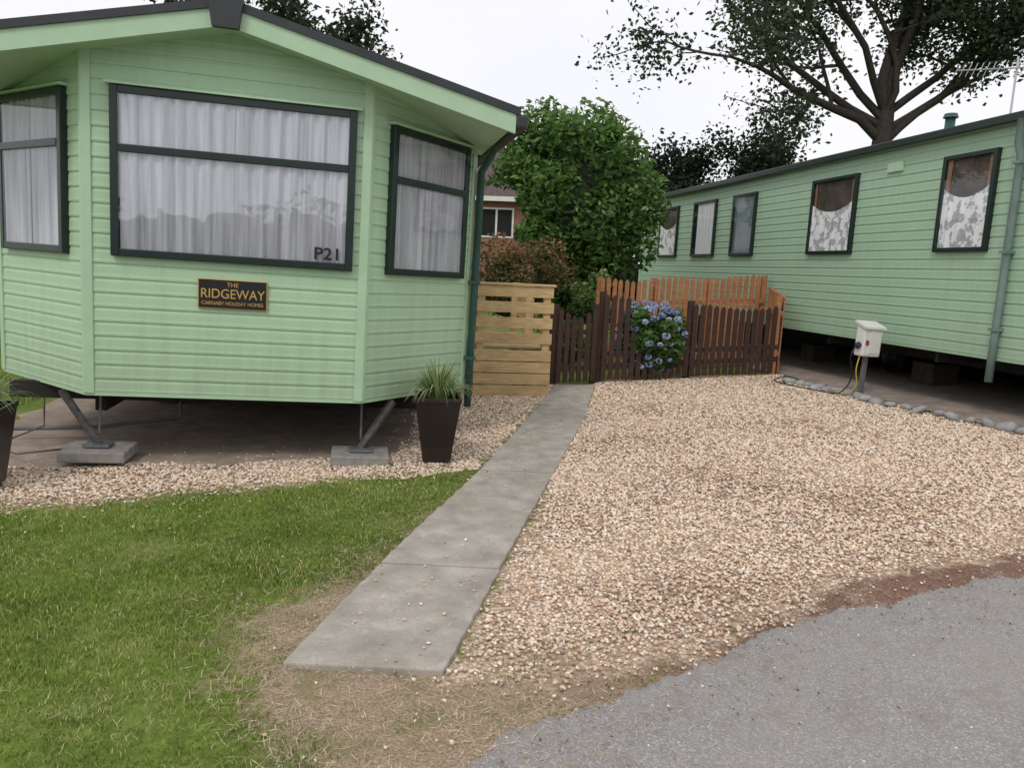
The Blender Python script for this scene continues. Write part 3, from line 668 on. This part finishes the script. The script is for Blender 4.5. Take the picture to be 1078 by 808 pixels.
# ---------------------------------------------------------------- trees
def tree(name,base,limbs,trunk_pts,trunk_r,mat,leafsize,perclump,seed,depth=3,cl=.42,bend=.16):
    R=random.Random(seed); e=empty(name,base); V=[];F=[];tips=[]
    def add(pts,rads,n):
        v,f=tubegeo(pts,rads,n,len(V)); V.extend(v);F.extend(f)
    add(trunk_pts,trunk_r,10)
    def grow(p,d,r,L,k):
        pts=[p];rads=[r];q=Vector(p);dd=Vector(d).normalized(); ns=7
        for i in range(ns):
            dd=(dd+Vector((R.gauss(0,bend),R.gauss(0,bend),R.gauss(.03,bend*.8)))).normalized(); q=q+dd*L/ns; pts.append(q.copy()); rads.append(r*(1-.8*(i+1)/ns)+.006)
            if k==0 or (k==1 and i>2): tips.append(q.copy())
            if k>0 and i>=1:
                nd=(dd+Vector((R.gauss(0,.7),R.gauss(0,.7),R.gauss(.05,.5)))).normalized()
                grow(q.copy(),nd,max(.012,r*.45*(1-.5*i/ns)),L*R.uniform(.32,.55),k-1)
        add(pts,rads,(4,5,8,8)[k])
    for (p,d,r,L) in limbs: grow(Vector(p),Vector(d),r,L,depth)
    mk('branches',V,F,M_bark,e,smooth=True)
    T=np.array(tips); keep=rng.random(len(T))<.85; T=T[keep]; n=len(T)
    P=np.repeat(T,perclump,0)+rng.normal(0,cl*.5,(n*perclump,3)); tone=np.repeat(rng.normal(.42,.13,n),perclump)+rng.normal(0,.16,n*perclump)
    leafcloud('foliage',P,leafsize,.6,mat,tone,e); return e
big=[((0,0,5.4),(-.80,.0,.62),.14,6.5),((0,0,6.2),(-.35,-.2,1),.17,6.0),((.1,0,6.3),(.25,.2,1),.17,6.0),((0,0,5.6),(.85,0,.55),.14,6),((0,0,6.0),(-.6,.3,.75),.12,7),((0,0,5.2),(.6,-.3,.6),.10,5),((0,0,6.4),(.0,-.3,1),.15,6),((0,0,5.8),(-.95,-.1,.5),.12,7.4),((0,0,6.1),(.95,.3,.6),.12,6),((0,0,6.2),(-.75,-.5,.8),.11,7),((0,0,6.0),(.3,-.6,.7),.1,5.5)]
tree('large_tree',(10.4,22.5,.4),big,[(0,0,0),(.08,0,1.5),(-.05,0,3),(0,0,4.5),(.05,0,5.6),(.1,0,6.6)],[.42,.36,.33,.31,.27,.17],M_tree,.15,14,5,2,cl=.62)
def sm_(k): return [((0,0,1.5),(-.6,0,.8),.07,1.9*k),((0,0,2),(.5,.2,1),.07,2.0*k),((0,0,2.2),(0,-.3,1),.07,2.1*k),((0,0,1.6),(.7,-.3,.5),.06,1.8*k),((0,0,1.8),(-.3,.4,1),.06,2*k)]
tree('tree',(7.2,24.5,.4),sm_(1.3),[(0,0,0),(0,0,1.5),(0,0,2.6)],[.2,.15,.1],M_tree2,.15,14,9,2,cl=.5)
tree('tree',(4.6,25.0,.3),sm_(1.15),[(0,0,0),(0,0,1.5),(0,0,2.4)],[.2,.15,.1],M_tree2,.15,14,19,2,cl=.5)
tree('tree',(-5.6,17.5,0),[((0,0,4.0),d,.08,2.5) for d in ((-.6,0,.8),(.5,.2,1),(0,-.3,1),(.8,-.2,.5),(-.2,.3,1))],[(0,0,0),(0,0,2.5),(0,0,4.4)],[.22,.17,.12],M_tree,.13,12,29,2,cl=.4)
hd=empty('hedge',(0,0,0)); Ps=[];Ts=[]
for k in range(34):
    cx=-24+k*1.8; cy=33+2*math.sin(k*1.3)+(6 if cx<1 else 0); P,tn=bushpts(1200,(cx,cy,1.6),(1.5,1.3,1.9+.5*math.sin(k*2.1)),14,.42,100+k,.0); Ps.append(P);Ts.append(tn-.15)
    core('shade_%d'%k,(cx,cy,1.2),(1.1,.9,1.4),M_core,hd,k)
leafcloud('foliage',np.concatenate(Ps),.22,.55,M_tree2,np.concatenate(Ts),hd)
hd=empty('hedge',(0,0,0)); Ps=[];Ts=[]  # unseen row behind the camera, added for reflections in the window glass
for k in range(24):
    cx=-26+k*2.3; cy=-17+1.5*math.sin(k*1.7); P,tn=bushpts(900,(cx,cy,1.5),(1.9,1.4,1.9+.5*math.sin(k*2.3)),12,.42,300+k,.0); Ps.append(P);Ts.append(tn)
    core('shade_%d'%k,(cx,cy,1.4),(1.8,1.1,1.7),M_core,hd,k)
leafcloud('foliage',np.concatenate(Ps),.3,.55,M_tree,np.concatenate(Ts),hd)

# ---------------------------------------------------------------- brick house
def brickmat():
    N=NT('red_brick'); N.p.inputs['Roughness'].default_value=.9
    mp=N.node('ShaderNodeMapping'); mp.inputs['Rotation'].default_value=(math.pi/2,0,0); N.l(N.coord(),mp.inputs['Vector'])
    b=N.node('ShaderNodeTexBrick'); b.inputs['Scale'].default_value=1; b.inputs['Brick Width'].default_value=.22; b.inputs['Row Height'].default_value=.075; b.inputs['Mortar Size'].default_value=.008
    b.inputs['Color1'].default_value=(.34,.10,.06,1); b.inputs['Color2'].default_value=(.24,.07,.045,1); b.inputs['Mortar'].default_value=(.3,.27,.24,1)
    N.l(mp.outputs[0],b.inputs['Vector']); N.base(b.outputs['Color']); return N.m
M_brick=brickmat(); M_tile=simple('roof_tile',(.085,.06,.052),.8,.35,8,bump=.5,bscale=8)
ho=empty('brick_house',(-3.7,28.5,0),(0,0,math.radians(-6)))
boxF('walls',idf,-5,4.9,0,7,0,4.25,M_brick,ho)
o=mk('roof',[(-5.3,-.4,4.2),(5.2,-.4,4.2),(5.2,7.4,4.2),(-5.3,7.4,4.2),(-5.3,3.5,6.5),(3.1,3.5,6.5)],[(0,1,5,4),(1,2,5),(2,3,4,5),(3,0,4),(0,3,2,1)],M_tile,ho); fix(o)
boxF('eave_board',idf,-5.3,5.2,-.44,-.41,4.05,4.22,M_white,ho)
for i in range(3):
    x0=2.2-i*2.6; boxF('window_%d'%i,idf,x0,x0+1.3,-.03,-.004,2.75,3.85,M_white,ho); boxF('window_glass_%d'%i,idf,x0+.07,x0+.61,-.04,-.032,2.82,3.78,M_back,ho); boxF('window_glass_b%d'%i,idf,x0+.69,x0+1.23,-.04,-.032,2.82,3.78,M_back,ho)
boxF('door',idf,.3,1.2,-.03,-.004,0,2.1,M_dark,ho); boxF('chimney',idf,-1,-.4,3.2,3.9,5.8,7.2,M_brick,ho)

# ---------------------------------------------------------------- planters
def planter(x,y,rot,seed):
    e=empty('plant_pot',(x,y,.02),(0,0,rot)); V=[];F=[]
    prof=[(.105,0),(.112,.01),(.180,.50),(.188,.505),(.188,.54),(.168,.54),(.162,.48)]
    for r,z in prof:
        for sx,sy in ((-1,-1),(1,-1),(1,1),(-1,1)): V.append((sx*r,sy*r,z))
    for i in range(len(prof)-1):
        for k in range(4): F.append((i*4+k,i*4+(k+1)%4,(i+1)*4+(k+1)%4,(i+1)*4+k))
    F.append((3,2,1,0)); o=mk('pot',V,F,M_pot,e); m=o.modifiers.new('b','BEVEL'); m.width=.012; m.segments=3
    mk('soil',[(-.165,-.165,.49),(.165,-.165,.49),(.165,.165,.49),(-.165,.165,.49)],[(0,1,2,3)],M_soil,e)
    R=random.Random(seed); V=[];F=[];rn=[]
    for b in range(300):
        a=R.uniform(0,6.283); L=R.uniform(.26,.46); out=R.uniform(.3,1.05); w=R.uniform(.004,.008); r0=R.uniform(0,.07); q=len(V); c=R.random(); N_=7
        sx,sy=-math.sin(a),math.cos(a)
        for k in range(N_):
            t=k/(N_-1); rr=r0+out*L*.85*t; zz=.49+L*(1.25*t-out*1.15*t*t); ww=w*(1-t**2*.95)
            for s in (-1,1): V.append((math.cos(a)*rr+sx*ww*s,math.sin(a)*rr+sy*ww*s,zz)); rn.append(c)
        for k in range(N_-1): F.append((q+2*k,q+2*k+1,q+2*k+3,q+2*k+2))
    npmesh('leaves',np.array(V),np.array(F),M_spike,parent=e,rnd=np.array(rn))
planter(-.60,5.98,.12,1); planter(-3.50,4.75,.3,2)

# ---------------------------------------------------------------- hookup post
hx,hyy=4.36,9.19; hk=empty('electric_hookup_post',(hx,hyy,float(g(hx))),(0,math.radians(2),.25))
boxF('post',idf,-.025,.025,-.025,.025,0,.62,M_steel,hk,.004)
o=boxF('box',idf,-.13,.13,-.09,.07,.52,.88,M_white,hk,.02)
mk('hood',[(-.15,-.12,.86),(.15,-.12,.86),(.15,.09,.93),(-.15,.09,.93),(-.15,-.12,.885),(.15,-.12,.885),(.15,.09,.955),(-.15,.09,.955)],[(0,3,2,1),(4,5,6,7),(0,1,5,4),(1,2,6,5),(2,3,7,6),(3,0,4,7)],M_white,hk)
boxF('door_panel',idf,-.05,.11,-.098,-.0905,.56,.84,M_white,hk,.006)
M_blue=simple('socket_dark',(.03,.04,.06),.4,.1); M_redp=simple('socket_red',(.35,.04,.03),.4,.1); M_yel=simple('yellow_cable',(.55,.42,.05),.5,.1)
tube('socket',[(-.13,-.02,.66),(-.17,-.02,.64)],.04,M_blue,hk,12); boxF('breaker',idf,-.10,-.06,-.099,-.091,.66,.72,M_redp,hk)
def curve_tube(name,pts,r,mat,parent):
    P=[Vector(p) for p in pts]; out=[]
    for i in range(len(P)-1):
        p0=P[max(i-1,0)];p1=P[i];p2=P[i+1];p3=P[min(i+2,len(P)-1)]
        for k in range(6):
            t=k/6; out.append(.5*((2*p1)+(p2-p0)*t+(2*p0-5*p1+4*p2-p3)*t*t+(3*p1-p0-3*p2+p3)*t**3))
    out.append(P[-1]); return tube(name,out,r,mat,parent,6)
curve_tube('cable',[(-.17,-.02,.64),(-.24,-.03,.5),(-.16,0,.25),(-.26,.05,.04),(-.45,.25,.03),(-.6,.9,.03),(-.2,1.4,.03)],.009,M_black,hk)
curve_tube('cable_yellow',[(-.10,-.02,.54),(-.15,-.05,.35),(-.10,-.03,.15),(-.16,.05,.03),(-.2,.2,.03)],.008,M_yel,hk)

M_slate=simple('edging_stone',(.33,.33,.33),.8,.3,10,bump=.3)
pts=[]
for i in range(22):
    f=i/21; yy=10.4-f*4.0; xx=np.interp(yy,[6.4,7.34,8.71,10.5],[5.10,4.80,4.36,3.90]); pts.append((xx+random.uniform(-.04,.04),yy,float(g(xx))+.035))
stones('edging_stones',np.array(pts),rng.uniform(.075,.115,len(pts)),M_slate,flat=.5)

# ---------------------------------------------------------------- world, sun, camera
el,az=math.radians(50),math.radians(205)
w=bpy.data.worlds.new('World'); sc.world=w; w.use_nodes=True; nt=w.node_tree; bg=nt.nodes['Background']; bg.inputs['Strength'].default_value=.11
sky=nt.nodes.new('ShaderNodeTexSky'); sky.sky_type='NISHITA'; sky.sun_disc=False; sky.sun_elevation=el; sky.sun_rotation=az; sky.air_density=1; sky.dust_density=3
tc=nt.nodes.new('ShaderNodeTexCoord'); ns=nt.nodes.new('ShaderNodeTexNoise'); ns.inputs['Scale'].default_value=2.2; ns.inputs['Detail'].default_value=5
nt.links.new(tc.outputs['Generated'],ns.inputs['Vector'])
rp=nt.nodes.new('ShaderNodeValToRGB'); rp.color_ramp.elements[0].position=.3; rp.color_ramp.elements[0].color=(8.9,8.9,9.4,1); rp.color_ramp.elements[1].position=.7; rp.color_ramp.elements[1].color=(9.8,9.7,9.8,1)
nt.links.new(ns.outputs['Fac'],rp.inputs['Fac'])
mx=nt.nodes.new('ShaderNodeMix'); mx.data_type='RGBA'; mx.inputs[0].default_value=.92
ci=[i for i in mx.inputs if i.type=='RGBA']; nt.links.new(sky.outputs[0],ci[0]); nt.links.new(rp.outputs[0],ci[1])
nt.links.new([o for o in mx.outputs if o.type=='RGBA'][0],bg.inputs['Color'])
sl=bpy.data.lights.new('sun','SUN'); sl.energy=1.0; sl.angle=math.radians(14); sl.color=(1,.95,.88); so=bpy.data.objects.new('sun',sl); link(so)
sd=Vector((math.sin(az)*math.cos(el),math.cos(az)*math.cos(el),math.sin(el))); so.rotation_euler=sd.to_track_quat('Z','Y').to_euler()

cam=bpy.data.cameras.new('camera'); cam.sensor_width=36; cam.lens=26.05; cam.clip_end=2000; cam.clip_start=.05
co=bpy.data.objects.new('camera',cam); link(co); sc.camera=co
p=math.radians(8.75); r=math.radians(2.7)
up0=Vector((0,math.sin(p),math.cos(p))); r0=Vector((1,0,0)); fw=Vector((0,math.cos(p),-math.sin(p)))
Rv=r0*math.cos(r)+up0*math.sin(r); Uv=-r0*math.sin(r)+up0*math.cos(r)
M=Matrix((( Rv.x,Uv.x,-fw.x,0),(Rv.y,Uv.y,-fw.y,0),(Rv.z,Uv.z,-fw.z,1.6),(0,0,0,1)))
co.matrix_world=M
